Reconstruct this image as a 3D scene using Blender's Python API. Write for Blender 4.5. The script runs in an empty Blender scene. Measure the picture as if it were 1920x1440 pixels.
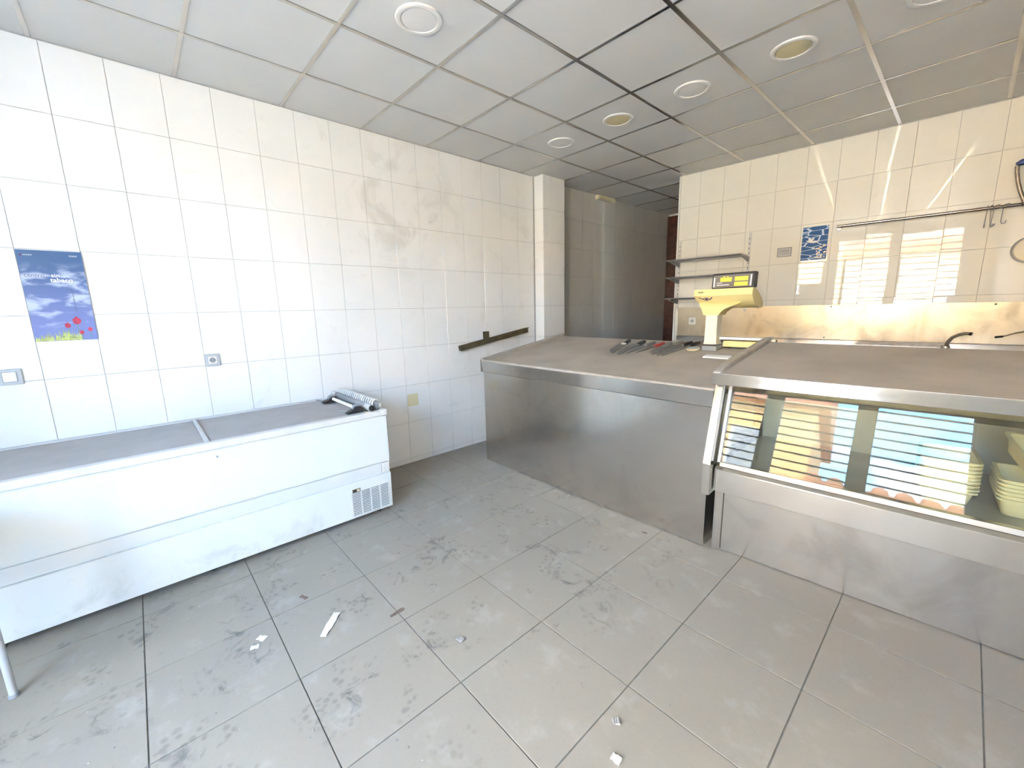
import bpy, bmesh, math, random
from mathutils import Vector, Matrix
random.seed(7)
S = bpy.context.scene
COL = S.collection
PI = math.pi

# ------------------------------------------------------------------ camera
def cam_axes(yaw, pitch, roll):
    cy, sy, cp, sp, cr, sr = math.cos(yaw), math.sin(yaw), math.cos(pitch), math.sin(pitch), math.cos(roll), math.sin(roll)
    f = Vector((sy*cp, cy*cp, sp)); r0 = Vector((cy, -sy, 0)); u0 = r0.cross(f)
    return r0*cr + u0*sr, u0*cr - r0*sr, f
cam_d = bpy.data.cameras.new('camera'); cam = bpy.data.objects.new('camera', cam_d); COL.objects.link(cam)
r_, u_, f_ = cam_axes(-0.8340709, -0.1825471, -0.0231856)
m = Matrix((( r_.x, u_.x, -f_.x, 3.5187), (r_.y, u_.y, -f_.y, 0.7985), (r_.z, u_.z, -f_.z, 1.4714), (0, 0, 0, 1)))
cam.matrix_world = m
cam_d.sensor_fit = 'HORIZONTAL'; cam_d.sensor_width = 36.0; cam_d.lens = 770.083*36/1920; cam_d.clip_start = 0.02
S.camera = cam

# ------------------------------------------------------------------ sky, sun, exposure
w = bpy.data.worlds.new('sky'); S.world = w; w.use_nodes = True
nt = w.node_tree; nt.nodes.clear()
tc = nt.nodes.new('ShaderNodeTexCoord'); sep = nt.nodes.new('ShaderNodeSeparateXYZ')
rmp = nt.nodes.new('ShaderNodeValToRGB'); bg = nt.nodes.new('ShaderNodeBackground'); wo = nt.nodes.new('ShaderNodeOutputWorld')
nt.links.new(tc.outputs['Generated'], sep.inputs[0]); nt.links.new(sep.outputs['Z'], rmp.inputs[0])
rmp.color_ramp.elements[0].position = 0.0; rmp.color_ramp.elements[0].color = (0.45, 0.70, 1.0, 1)
rmp.color_ramp.elements[1].position = 0.75; rmp.color_ramp.elements[1].color = (0.20, 0.42, 0.90, 1)
e = rmp.color_ramp.elements.new(0.28); e.color = (0.24, 0.54, 1.0, 1)
wn = nt.nodes.new('ShaderNodeTexNoise'); wn.inputs['Scale'].default_value = 3.0; wn.inputs['Detail'].default_value = 5      # broken white cloud
wm = nt.nodes.new('ShaderNodeMapping'); wm.inputs['Scale'].default_value = (1, 1, 2.2); nt.links.new(tc.outputs['Generated'], wm.inputs[0]); nt.links.new(wm.outputs[0], wn.inputs['Vector'])
wr = nt.nodes.new('ShaderNodeMapRange'); wr.interpolation_type = 'SMOOTHSTEP'; wr.inputs['From Min'].default_value = 0.47; wr.inputs['From Max'].default_value = 0.63; nt.links.new(wn.outputs['Fac'], wr.inputs['Value'])
wx = nt.nodes.new('ShaderNodeMix'); wx.data_type = 'RGBA'; nt.links.new(wr.outputs[0], wx.inputs['Factor']); nt.links.new(rmp.outputs[0], wx.inputs['A']); wx.inputs['B'].default_value = (1.10, 1.08, 1.05, 1)
nt.links.new(wx.outputs['Result'], bg.inputs['Color']); bg.inputs['Strength'].default_value = 9.0
nt.links.new(bg.outputs[0], wo.inputs[0])
sun_d = bpy.data.lights.new('sun', 'SUN'); sun = bpy.data.objects.new('sun', sun_d); COL.objects.link(sun)
sun_d.energy = 13.0; sun_d.color = (1.0, 0.86, 0.64); sun_d.angle = 0.009
sun.rotation_euler = (math.radians(-52), 0, math.radians(14))       # over the shop roof, onto the houses opposite
sun.location = (2, 8, 12)
S.view_settings.view_transform = 'Standard'; S.view_settings.look = 'None'; S.view_settings.gamma = 1.0
S.view_settings.use_curve_mapping = False
S.view_settings.exposure = 2.72


# ------------------------------------------------------------------ materials
def lin(r, g, b):
    f = lambda c: (c/255/12.92) if c/255 <= 0.04045 else ((c/255+0.055)/1.055)**2.4
    return (f(r), f(g), f(b), 1.0)
def new_mat(name):
    mt = bpy.data.materials.new(name); mt.use_nodes = True
    return mt, mt.node_tree, mt.node_tree.nodes['Principled BSDF']
def plain(name, col, rough=0.5, metal=0.0, coat=0.0, var=0.08, scale=9.0, spec=0.5, bump=0.0):
    """procedural base: colour broken up by soft noise"""
    mt, t, p = new_mat(name)
    n = t.nodes.new('ShaderNodeTexNoise'); n.inputs['Scale'].default_value = scale; n.inputs['Detail'].default_value = 4
    co = t.nodes.new('ShaderNodeTexCoord'); t.links.new(co.outputs['Object'], n.inputs['Vector'])
    r = t.nodes.new('ShaderNodeValToRGB'); r.color_ramp.elements[0].position = 0.3; r.color_ramp.elements[1].position = 0.7
    r.color_ramp.elements[0].color = tuple(c*(1-var) for c in col[:3]) + (1,)
    r.color_ramp.elements[1].color = tuple(min(1, c*(1+var)) for c in col[:3]) + (1,)
    t.links.new(n.outputs['Fac'], r.inputs[0]); t.links.new(r.outputs[0], p.inputs['Base Color'])
    p.inputs['Roughness'].default_value = rough; p.inputs['Metallic'].default_value = metal
    p.inputs['Coat Weight'].default_value = coat; p.inputs['Coat Roughness'].default_value = 0.05
    p.inputs['Specular IOR Level'].default_value = spec
    if bump:
        b = t.nodes.new('ShaderNodeBump'); b.inputs['Strength'].default_value = bump; b.inputs['Distance'].default_value = 0.004
        t.links.new(n.outputs['Fac'], b.inputs['Height']); t.links.new(b.outputs[0], p.inputs['Normal'])
    return mt
def wpos(t):
    g = t.nodes.new('ShaderNodeNewGeometry'); return g.outputs['Position']
def math_n(t, op, a, b=None, c=None):
    n = t.nodes.new('ShaderNodeMath'); n.operation = op
    for i, v in enumerate((a, b, c)):
        if v is None: continue
        if isinstance(v, (int, float)): n.inputs[i].default_value = v
        else: t.links.new(v, n.inputs[i])
    return n.outputs[0]
def noise_n(t, vec, scale, detail=4, rough=0.55, dist=0.0):
    n = t.nodes.new('ShaderNodeTexNoise'); n.inputs['Scale'].default_value = scale; n.inputs['Detail'].default_value = detail
    n.inputs['Roughness'].default_value = rough; n.inputs['Distortion'].default_value = dist
    t.links.new(vec, n.inputs['Vector']); return n.outputs['Fac']
def smooth(t, v, a, b):
    n = t.nodes.new('ShaderNodeMapRange'); n.interpolation_type = 'SMOOTHSTEP'
    t.links.new(v, n.inputs['Value']); n.inputs['From Min'].default_value = a; n.inputs['From Max'].default_value = b
    return n.outputs[0]
def mixc(t, fac, a, b):
    n = t.nodes.new('ShaderNodeMix'); n.data_type = 'RGBA'
    for s, v in ((n.inputs['Factor'], fac), (n.inputs['A'], a), (n.inputs['B'], b)):
        if isinstance(v, (int, float)): s.default_value = v
        elif isinstance(v, tuple): s.default_value = v
        else: t.links.new(v, s)
    return n.outputs['Result']

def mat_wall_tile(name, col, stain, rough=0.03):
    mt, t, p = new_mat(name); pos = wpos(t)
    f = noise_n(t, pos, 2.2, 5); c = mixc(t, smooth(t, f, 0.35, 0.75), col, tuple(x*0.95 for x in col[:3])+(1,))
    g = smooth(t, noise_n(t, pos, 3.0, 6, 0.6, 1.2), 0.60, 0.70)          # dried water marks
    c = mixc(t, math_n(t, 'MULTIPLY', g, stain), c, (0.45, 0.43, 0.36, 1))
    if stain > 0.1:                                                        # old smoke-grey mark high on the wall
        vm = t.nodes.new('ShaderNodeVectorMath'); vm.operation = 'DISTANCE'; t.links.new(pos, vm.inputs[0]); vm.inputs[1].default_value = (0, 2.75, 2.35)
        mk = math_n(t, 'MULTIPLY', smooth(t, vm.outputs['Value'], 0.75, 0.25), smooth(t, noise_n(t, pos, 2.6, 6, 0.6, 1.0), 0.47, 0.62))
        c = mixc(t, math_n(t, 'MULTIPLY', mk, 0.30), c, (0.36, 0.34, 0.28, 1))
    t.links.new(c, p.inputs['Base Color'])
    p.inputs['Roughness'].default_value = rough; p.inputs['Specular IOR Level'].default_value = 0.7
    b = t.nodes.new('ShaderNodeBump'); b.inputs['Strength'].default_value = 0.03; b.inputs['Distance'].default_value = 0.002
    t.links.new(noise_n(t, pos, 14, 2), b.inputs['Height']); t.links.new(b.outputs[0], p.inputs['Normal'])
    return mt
TILE_L = mat_wall_tile('tile_white', (0.80, 0.785, 0.74, 1), 0.16)
TILE_B = mat_wall_tile('tile_cream', (0.78, 0.745, 0.64, 1), 0.08, 0.012)
TILE_P = mat_wall_tile('tile_grey', (0.56, 0.545, 0.48, 1), 0.09, 0.06)  # passage tiles, greyer base colour than the other walls
GROUT = plain('grout', (0.42, 0.41, 0.38, 1), 0.9, var=0.15, scale=25)

def mat_floor():
    mt, t, p = new_mat('floor_tile'); pos = wpos(t)
    base = mixc(t, noise_n(t, pos, 1.3, 5), (0.266, 0.236, 0.188, 1), (0.316, 0.284, 0.230, 1))
    sp = smooth(t, noise_n(t, pos, 70, 3), 0.50, 0.75)
    base = mixc(t, math_n(t, 'MULTIPLY', sp, 0.18), base, (0.20, 0.185, 0.16, 1))
    # trodden area: scuffs, tread marks and damp dust between the counters and the freezer
    sepn = t.nodes.new('ShaderNodeSeparateXYZ'); t.links.new(pos, sepn.inputs[0])
    area = math_n(t, 'MULTIPLY', smooth(t, sepn.outputs[0], 3.05, 2.1), smooth(t, sepn.outputs[0], 0.4, 0.95))
    blot = smooth(t, noise_n(t, pos, 2.3, 5, 0.62, 0.6), 0.50, 0.62)
    v = t.nodes.new('ShaderNodeTexVoronoi'); v.inputs['Scale'].default_value = 30; v.inputs['Randomness'].default_value = 0.8; v.feature = 'F1'; t.links.new(pos, v.inputs['Vector'])
    tread = smooth(t, v.outputs['Distance'], 0.50, 0.25)
    patch = smooth(t, noise_n(t, pos, 4.6, 2), 0.56, 0.62)
    scuff = smooth(t, noise_n(t, pos, 7, 7, 0.72, 2.0), 0.50, 0.66)
    d = math_n(t, 'MAXIMUM', math_n(t, 'MULTIPLY', math_n(t, 'MULTIPLY', tread, patch), 0.36), math_n(t, 'MULTIPLY', math_n(t, 'MULTIPLY', scuff, blot), 0.75))
    d = math_n(t, 'MULTIPLY', d, area)
    c = mixc(t, d, base, (0.085, 0.085, 0.08, 1))
    dust = math_n(t, 'MULTIPLY', smooth(t, noise_n(t, pos, 5.5, 6, 0.65), 0.52, 0.72), 0.35)
    c = mixc(t, dust, c, (0.42, 0.395, 0.345, 1))
    t.links.new(c, p.inputs['Base Color'])
    p.inputs['Roughness'].default_value = 0.55; p.inputs['Specular IOR Level'].default_value = 0.35
    return mt
FLOOR = mat_floor()
FGROUT = plain('floor_grout', (0.15, 0.14, 0.12, 1), 0.95, var=0.2, scale=30)

def mat_steel(name, col=(0.62, 0.60, 0.565, 1), rough=0.30, axis=2, dust=0.25, scr=0.5, dark=0.86):
    mt, t, p = new_mat(name); co = t.nodes.new('ShaderNodeTexCoord')
    mp = t.nodes.new('ShaderNodeMapping'); sc = [40, 40, 40]; sc[axis] = 1.2; mp.inputs['Scale'].default_value = sc
    t.links.new(co.outputs['Object'], mp.inputs['Vector'])
    br = noise_n(t, mp.outputs[0], 1.0, 1); cl = noise_n(t, co.outputs['Object'], 3.2, 6, 0.6, 0.8)
    c = mixc(t, smooth(t, cl, 0.42, 0.72), col, tuple(x*dark for x in col[:3])+(1,)); c = mixc(t, math_n(t, 'MULTIPLY', br, 0.35), c, (0.50, 0.48, 0.44, 1))
    t.links.new(c, p.inputs['Base Color'])
    p.inputs['Metallic'].default_value = 1.0 - dust*0.5
    r = math_n(t, 'ADD', math_n(t, 'MULTIPLY', cl, 0.14), rough - 0.09); r = math_n(t, 'ADD', r, math_n(t, 'MULTIPLY', br, 0.08))
    t.links.new(r, p.inputs['Roughness'])
    if scr < 0.2: return mt
    b = t.nodes.new('ShaderNodeBump'); b.inputs['Strength'].default_value = 0.02*scr; b.inputs['Distance'].default_value = 0.003
    t.links.new(br, b.inputs['Height'])
    b2 = t.nodes.new('ShaderNodeBump'); b2.inputs['Strength'].default_value = 0.10*scr; b2.inputs['Distance'].default_value = 0.006
    t.links.new(noise_n(t, co.outputs['Object'], 3.0, 1), b2.inputs['Height']); t.links.new(b.outputs[0], b2.inputs['Normal'])
    t.links.new(b2.outputs[0], p.inputs['Normal'])
    return mt
STEEL = mat_steel('brushed_steel', col=(0.58, 0.545, 0.49, 1), rough=0.175, dust=0.12, scr=0.12)
STEEL_C = mat_steel('polished_steel', col=(0.66, 0.64, 0.58, 1), rough=0.11, axis=0, dust=0.06, scr=0.5)
STEEL_W = mat_steel('splashback_steel', col=(0.47, 0.39, 0.26, 1), rough=0.36, axis=2, dust=0.1, scr=0.1, dark=0.62)  # warm reflection of sunlit houses painted into the base; dark blotches are stains
STEEL_K = mat_steel('kick_steel', col=(0.54, 0.52, 0.46, 1), rough=0.15, axis=0, dust=0.25, scr=0.5, dark=0.75)
RAILM = plain('dark_chrome', (0.30, 0.28, 0.25, 1), 0.16, 1.0, var=0.05)
CHROME = plain('chrome', (0.55, 0.53, 0.50, 1), 0.18, 1.0, var=0.05)
ALU = plain('aluminium_rail', (0.58, 0.57, 0.54, 1), 0.22, 1.0, var=0.06, scale=3)
DUST = plain('dusty_top', (0.44, 0.385, 0.31, 1), 0.75, var=0.10, scale=4, spec=0.25)
DUST_R = plain('dusty_rim', (0.44, 0.40, 0.34, 1), 0.45, 0.35, var=0.12, scale=12)
CEIL = plain('ceiling_panel', (0.66, 0.655, 0.62, 1), 0.5, var=0.03, scale=2, spec=0.3)
WHITE_E = plain('white_enamel', (0.60, 0.61, 0.585, 1), 0.30, var=0.03, scale=3)
def mat_freezer():
    mt, t, p = new_mat('freezer_enamel'); pos = wpos(t)
    sepn = t.nodes.new('ShaderNodeSeparateXYZ'); t.links.new(pos, sepn.inputs[0])
    low = math_n(t, 'MULTIPLY', smooth(t, sepn.outputs[2], 0.30, 0.02), smooth(t, noise_n(t, pos, 5, 6, 0.65, 0.8), 0.45, 0.7))
    c = mixc(t, math_n(t, 'MULTIPLY', low, 0.45), (0.64, 0.66, 0.63, 1), (0.30, 0.30, 0.22, 1))   # grime splashed up from the floor
    c = mixc(t, math_n(t, 'MULTIPLY', smooth(t, noise_n(t, pos, 40, 4), 0.66, 0.74), 0.25), c, (0.4, 0.4, 0.36, 1))
    t.links.new(c, p.inputs['Base Color']); p.inputs['Roughness'].default_value = 0.38
    return mt
FREEZER = mat_freezer()
GREYLID = plain('dusty_lid', (0.40, 0.375, 0.345, 1), 0.6, var=0.07, scale=7, spec=0.3)
RIMGREY = plain('rim_plastic', (0.60, 0.585, 0.545, 1), 0.45, var=0.06)
BLACK = plain('black_plastic', (0.018, 0.017, 0.017, 1), 0.45, var=0.2)
DARK = plain('dark_interior', (0.05, 0.048, 0.042, 1), 0.7, var=0.2)
CASEIN = plain('case_liner', (0.36, 0.35, 0.29, 1), 0.40, 0.3, var=0.12, scale=4)
PLAST_W = plain('white_plastic', (0.78, 0.77, 0.72, 1), 0.4, var=0.03)
PLAST_G = plain('grey_plastic', (0.26, 0.265, 0.26, 1), 0.5, var=0.08)
PLAST_GL = plain('light_grey_plastic', (0.44, 0.45, 0.445, 1), 0.4, var=0.05)
YELLOW = plain('yellow_enamel', (0.74, 0.62, 0.27, 1), 0.42, var=0.03)
YEL_LCD = plain('yellow_lcd', (0.80, 0.68, 0.08, 1), 0.3, var=0.05)
LCDF = plain('display_face', (0.20, 0.175, 0.15, 1), 0.25, var=0.1)
CREAM = plain('cream_plastic', (0.74, 0.68, 0.52, 1), 0.45, var=0.05)
CREAM_D = plain('yellowed_diffuser', (0.66, 0.58, 0.34, 1), 0.5, var=0.06)
CREAM_W = plain('white_diffuser', (0.74, 0.72, 0.67, 1), 0.5, var=0.03)
WOOD = plain('dark_red_wood', (0.060, 0.016, 0.008, 1), 0.35, var=0.5, scale=14)
WOOD2 = plain('door_leaf_wood', (0.085, 0.030, 0.014, 1), 0.4, var=0.3, scale=6)
PLASTER = plain('white_plaster', (0.78, 0.76, 0.70, 1), 0.8, var=0.02)
GRILLE = plain('grille_grey', (0.07, 0.07, 0.075, 1), 0.5, 0.3, var=0.1)
OLIVE = plain('olive_bronze', (0.15, 0.125, 0.075, 1), 0.38, 0.6, var=0.2)
TRAY = plain('tray_plastic', (0.72, 0.66, 0.40, 1), 0.5, var=0.06)
BLADE = plain('knife_steel', (0.27, 0.255, 0.235, 1), 0.45, 0.5, var=0.2, scale=30)
RED = plain('red_plastic', (0.42, 0.05, 0.04, 1), 0.5, var=0.1)
HANDLE_G = plain('dusty_grey_handle', (0.22, 0.20, 0.18, 1), 0.7, var=0.2)
PAPER = plain('paper_white', (0.78, 0.77, 0.73, 1), 0.8, var=0.03)
BROWN = plain('brown_scrap', (0.16, 0.115, 0.09, 1), 0.9, var=0.3, scale=40)
STONE = plain('grey_crumb', (0.34, 0.32, 0.29, 1), 0.9, var=0.3, scale=60)
COILW = plain('coil_white', (0.60, 0.60, 0.58, 1), 0.5, var=0.05)
INK = plain('navy_ink', (0.07, 0.035, 0.12, 1), 0.5, var=0.1)
INK_G = plain('grey_ink', (0.30, 0.29, 0.26, 1), 0.6, var=0.1)
INK_D = plain('slate_ink', (0.10, 0.11, 0.15, 1), 0.6, var=0.1)
BLUE = plain('blue_plastic', (0.02, 0.05, 0.20, 1), 0.4, var=0.2)
HOSE = plain('steel_hose', (0.30, 0.26, 0.21, 1), 0.35, 0.7, var=0.2, scale=60)

def mat_glass():
    mt = bpy.data.materials.new('display_glass'); mt.use_nodes = True; t = mt.node_tree; t.nodes.clear()
    o = t.nodes.new('ShaderNodeOutputMaterial'); fr = t.nodes.new('ShaderNodeFresnel'); fr.inputs['IOR'].default_value = 1.36
    tr = t.nodes.new('ShaderNodeBsdfTransparent'); tr.inputs['Color'].default_value = (0.90, 0.93, 0.90, 1)
    gl = t.nodes.new('ShaderNodeBsdfGlossy'); gl.inputs['Roughness'].default_value = 0.005
    df = t.nodes.new('ShaderNodeBsdfDiffuse'); df.inputs['Color'].default_value = (0.55, 0.52, 0.44, 1)
    co = t.nodes.new('ShaderNodeTexCoord'); f = noise_n(t, co.outputs['Object'], 5, 6)
    m1 = t.nodes.new('ShaderNodeMixShader'); m2 = t.nodes.new('ShaderNodeMixShader')
    t.links.new(math_n(t, 'MULTIPLY', smooth(t, f, 0.3, 0.8), 0.07), m1.inputs[0]); t.links.new(tr.outputs[0], m1.inputs[1]); t.links.new(df.outputs[0], m1.inputs[2])
    t.links.new(fr.outputs[0], m2.inputs[0]); t.links.new(m1.outputs[0], m2.inputs[1]); t.links.new(gl.outputs[0], m2.inputs[2])
    t.links.new(m2.outputs[0], o.inputs[0]); return mt
GLASS = mat_glass()

# ------------------------------------------------------------------ mesh helpers
def box(bm, x0, x1, y0, y1, z0, z1, bev=0.0, seg=2):
    r = bmesh.ops.create_cube(bm, size=1.0)
    for v in r['verts']:
        v.co = Vector(((x0+x1)/2 + v.co.x*(x1-x0), (y0+y1)/2 + v.co.y*(y1-y0), (z0+z1)/2 + v.co.z*(z1-z0)))
    if bev:
        es = list({e for v in r['verts'] for e in v.link_edges})
        bmesh.ops.bevel(bm, geom=es, offset=bev, segments=seg, affect='EDGES', profile=0.5)
def prism(bm, prof, a0, a1, axis='x', bev=0.0):
    """profile in the plane across the axis: axis x -> (y,z), y -> (x,z), z -> (x,y)"""
    def P(a, p):
        return {'x': (a, p[0], p[1]), 'y': (p[0], a, p[1]), 'z': (p[0], p[1], a)}[axis]
    A = [bm.verts.new(P(a0, p)) for p in prof]; B = [bm.verts.new(P(a1, p)) for p in prof]; n = len(prof)
    fs = [bm.faces.new(A), bm.faces.new(B)] + [bm.faces.new((A[i], A[(i+1) % n], B[(i+1) % n], B[i])) for i in range(n)]
    bmesh.ops.recalc_face_normals(bm, faces=fs)
    if bev:
        bmesh.ops.bevel(bm, geom=list({e for f in fs for e in f.edges}), offset=bev, segments=2, affect='EDGES', profile=0.5)
def tube(bm, pts, r, seg=10, closed=False, radii=None):
    pts = [Vector(p) for p in pts]; n = len(pts); rings = []
    up = Vector((0, 0, 1)); prev = None
    for i, p in enumerate(pts):
        if closed: d = pts[(i+1) % n] - pts[i-1]
        else: d = pts[min(i+1, n-1)] - pts[max(i-1, 0)]
        d.normalize()
        if prev is None:
            a = up if abs(d.dot(up)) < 0.9 else Vector((1, 0, 0)); s = d.cross(a).normalized()
        else:
            s = (prev - d*prev.dot(d)).normalized()
        prev = s; t = d.cross(s); rr = radii[i] if radii else r
        rings.append([bm.verts.new(p + (s*math.cos(2*PI*k/seg) + t*math.sin(2*PI*k/seg))*rr) for k in range(seg)])
    fs = []
    rng = range(n if closed else n-1)
    for i in rng:
        A, B = rings[i], rings[(i+1) % n]
        fs += [bm.faces.new((A[k], A[(k+1) % seg], B[(k+1) % seg], B[k])) for k in range(seg)]
    if not closed: fs += [bm.faces.new(rings[0]), bm.faces.new(rings[-1])]
    bmesh.ops.recalc_face_normals(bm, faces=fs)
def lathe(bm, prof, c=(0, 0, 0), seg=32, axis='z', annulus=False):
    """prof: (radius, height) list, closed to the axis at both ends by small caps"""
    c = Vector(c); rings = []
    for r, h in prof:
        ring = []
        for k in range(seg):
            a = 2*PI*k/seg; x, y = r*math.cos(a), r*math.sin(a)
            ring.append(bm.verts.new(c + (Vector((x, y, h)) if axis == 'z' else Vector((x, -h, y)) if axis == 'y' else Vector((h, x, y)))))
        rings.append(ring)
    fs = []
    for A, B in zip(rings, rings[1:] + (rings[:1] if annulus else [])):
        fs += [bm.faces.new((A[k], A[(k+1) % seg], B[(k+1) % seg], B[k])) for k in range(seg)]
    if not annulus: fs += [bm.faces.new(rings[0]), bm.faces.new(rings[-1])]
    bmesh.ops.recalc_face_normals(bm, faces=fs)
def loft(bm, secs):
    rings = [[bm.verts.new(p) for p in s] for s in secs]; n = len(secs[0]); fs = []
    for A, B in zip(rings, rings[1:]):
        fs += [bm.faces.new((A[k], A[(k+1) % n], B[(k+1) % n], B[k])) for k in range(n)]
    fs += [bm.faces.new(rings[0]), bm.faces.new(rings[-1])]
    bmesh.ops.recalc_face_normals(bm, faces=fs)
def to_mesh(name, bm, mt, smooth_ang=None):
    me = bpy.data.meshes.new(name); bm.to_mesh(me); bm.free(); me.materials.append(mt)
    if smooth_ang:
        for p in me.polygons: p.use_smooth = True
        me.set_sharp_from_angle(angle=math.radians(smooth_ang))
    return me
def put(name, me, parent=None, loc=(0, 0, 0), rot=(0, 0, 0), label=None, cat=None, group=None, kind=None):
    o = bpy.data.objects.new(name, me); COL.objects.link(o); o.parent = parent
    o.location = loc; o.rotation_euler = rot
    if label: o['label'] = label
    if cat: o['category'] = cat
    if group: o['group'] = group
    if kind: o['kind'] = kind
    return o
def obj(name, bm, mt, parent=None, sm=None, **k):
    return put(name, to_mesh(name, bm, mt, sm), parent, **k)
def shear(bm, k, lim=1e9):
    for v in bm.verts:
        if v.co.x < lim: v.co.x += v.co.y*k
    return bm
def B(*a, **k):
    bm = bmesh.new(); box(bm, *a, **k); return bm
def PR(*a, **k):
    bm = bmesh.new(); prism(bm, *a, **k); return bm
def TU(*a, **k):
    bm = bmesh.new(); tube(bm, *a, **k); return bm
def LA(*a, **k):
    bm = bmesh.new(); lathe(bm, *a, **k); return bm
def thing(name, label, cat, loc=(0, 0, 0), rot=(0, 0, 0), group=None):
    return put(name, None, None, loc, rot, label, cat, group)
def text_mesh(txt, size, mt, extrude=0.0004, bold=0.0):
    cu = bpy.data.curves.new('lettering', 'FONT'); cu.body = txt; cu.size = size; cu.extrude = extrude; cu.offset = bold; cu.resolution_u = 3
    o = bpy.data.objects.new('lettering', cu); COL.objects.link(o)
    bpy.context.view_layer.update()
    me = bpy.data.meshes.new_from_object(o.evaluated_get(bpy.context.evaluated_depsgraph_get()))
    bpy.data.objects.remove(o); me.materials.clear(); me.materials.append(mt); return me

# ================================================================== SETTING
H = 2.94; XR = 4.75; YF = -1.0; YC = 7.65
ROWS = [0.047 + 0.361*k for k in range(9)]            # wall-tile courses (0.361 m)
# back wall runs 3.9 degrees off square
BO = Vector((1.067, 5.739, 0)); BA = math.atan2(0.173, 2.541); BROT = (0, 0, BA)
BD = Vector((math.cos(BA), math.sin(BA), 0)); BN = Vector((math.sin(BA), -math.cos(BA), 0))
def bk(s, off, z): return BO + BD*s + BN*off + Vector((0, 0, z))

# floor
FX0, FY0, FP = 0.9176, 2.9751, 0.46818
bm = B(-0.2, XR+0.2, YF-0.2, YC+0.2, -0.12, -0.004); floor = obj('floor', bm, FGROUT, kind='structure')
fcache = {}
def floor_piece(x0, x1, y0, y1):
    w_, d_ = round(x1-x0, 4), round(y1-y0, 4)
    if (w_, d_) not in fcache:
        fcache[(w_, d_)] = to_mesh('floor_tile', B(-w_/2, w_/2, -d_/2, d_/2, -0.008, 0, bev=0.0012, seg=1), FLOOR)
    put('floor_tile', fcache[(w_, d_)], floor, ((x0+x1)/2, (y0+y1)/2, random.uniform(-0.0004, 0.0002)))
G = 0.0022
for i in range(-2, 9):
    for j in range(-9, 11):
        x0, x1 = FX0+i*FP+G, FX0+(i+1)*FP-G; y0, y1 = FY0+j*FP+G, FY0+(j+1)*FP-G
        x0, x1, y0, y1 = max(x0, 0.0), min(x1, XR), max(y0, YF), min(y1, YC)
        if x1-x0 < 0.03 or y1-y0 < 0.03: continue
        if y0 > 6.0 and x0 > 1.2: continue
        floor_piece(x0, x1, y0, y1)

# tiled walls: a slab (grout) with every tile as a piece of its own
tcache = {}
def tile_mesh(w_, h_, mt):
    k = (round(w_, 3), round(h_, 3), mt.name)
    if k not in tcache:
        tcache[k] = to_mesh('wall_tile', B(-w_/2, w_/2, 0, 0.008, -h_/2, h_/2, bev=0.0011, seg=1), mt)
    return tcache[k]
def tile_wall(parent, a0, a1, first, z0, z1, mt, tilt=0.0012, gap=0.0012, pitch=0.25, face=0.0, base_rot=0.0, org=(0, 0)):
    """tiles along local x (a), front face at local y = face, looking towards -y"""
    k = math.floor((a0-first)/pitch); a = first + k*pitch
    cr, sr = math.cos(base_rot), math.sin(base_rot)
    while a < a1-0.02:
        l, r = max(a+gap, a0), min(a+pitch-gap, a1)
        if r-l > 0.02:
            for zr in [-0.314] + ROWS:
                b, t = max(zr+gap, z0), min(zr+0.361-gap, z1)
                if t-b < 0.015: continue
                cx = (l+r)/2
                put('wall_tile', tile_mesh(r-l, t-b, mt), parent,
                    (org[0]+cx*cr - face*sr, org[1]+cx*sr + face*cr, (b+t)/2),
                    (random.gauss(0, tilt), 0, base_rot+random.gauss(0, tilt)))
        a += pitch
# left wall: tiles look towards +x -> local x runs along world y
wl = obj('wall_left', B(-0.2, -0.0045, YF-0.2, 4.41, -0.1, 2.955), GROUT, kind='structure')
tile_wall(wl, YF+0.005, 4.400, 0.131, 0.002, 2.934, TILE_L, face=0.0, base_rot=PI/2)
# pillar at the corner of the passage
pil = obj('wall_pillar', B(-0.2, 0.1355, 4.4045, 4.775, -0.1, 2.955), GROUT, kind='structure')
tile_wall(pil, 4.4065, 4.773, 4.520-0.25, 0.002, 2.932, TILE_L, base_rot=PI/2, face=-0.14)
tile_wall(pil, 0.001, 0.139, 0.0, 0.002, 2.932, TILE_L, face=4.400, base_rot=0.0)
# passage
wp = obj('wall_passage', B(-0.25, -0.0395, 4.776, YC+0.2, -0.1, 2.955), GROUT, kind='structure')
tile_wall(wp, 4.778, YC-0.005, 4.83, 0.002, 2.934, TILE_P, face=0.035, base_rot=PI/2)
obj('wall_passage_end', B(-0.04, 1.5, YC, YC+0.2, -0.1, 2.955), PLASTER, kind='structure')
# back wall
wb = obj('wall_back', B(0.02, 4.0, 0.0045, 0.16, -0.1, 2.955), GROUT, kind='structure', loc=BO, rot=BROT)
tile_wall(wb, 0.022, 3.9, -0.01, 0.002, 2.931, TILE_B, tilt=0.0030)
obj('trim_1', B(0.0, 0.019, -0.004, 0.16, -0.05, 2.931, bev=0.002), PLASTER, kind='structure', loc=BO, rot=BROT)
obj('wall_passage_right', B(1.19, 1.35, 5.95, YC, -0.1, 2.955), PLASTER, kind='structure')
# right wall (out of frame)
obj('wall_right', B(XR, XR+0.2, YF-0.2, 6.2, -0.1, 2.955), PLASTER, kind='structure')
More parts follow.
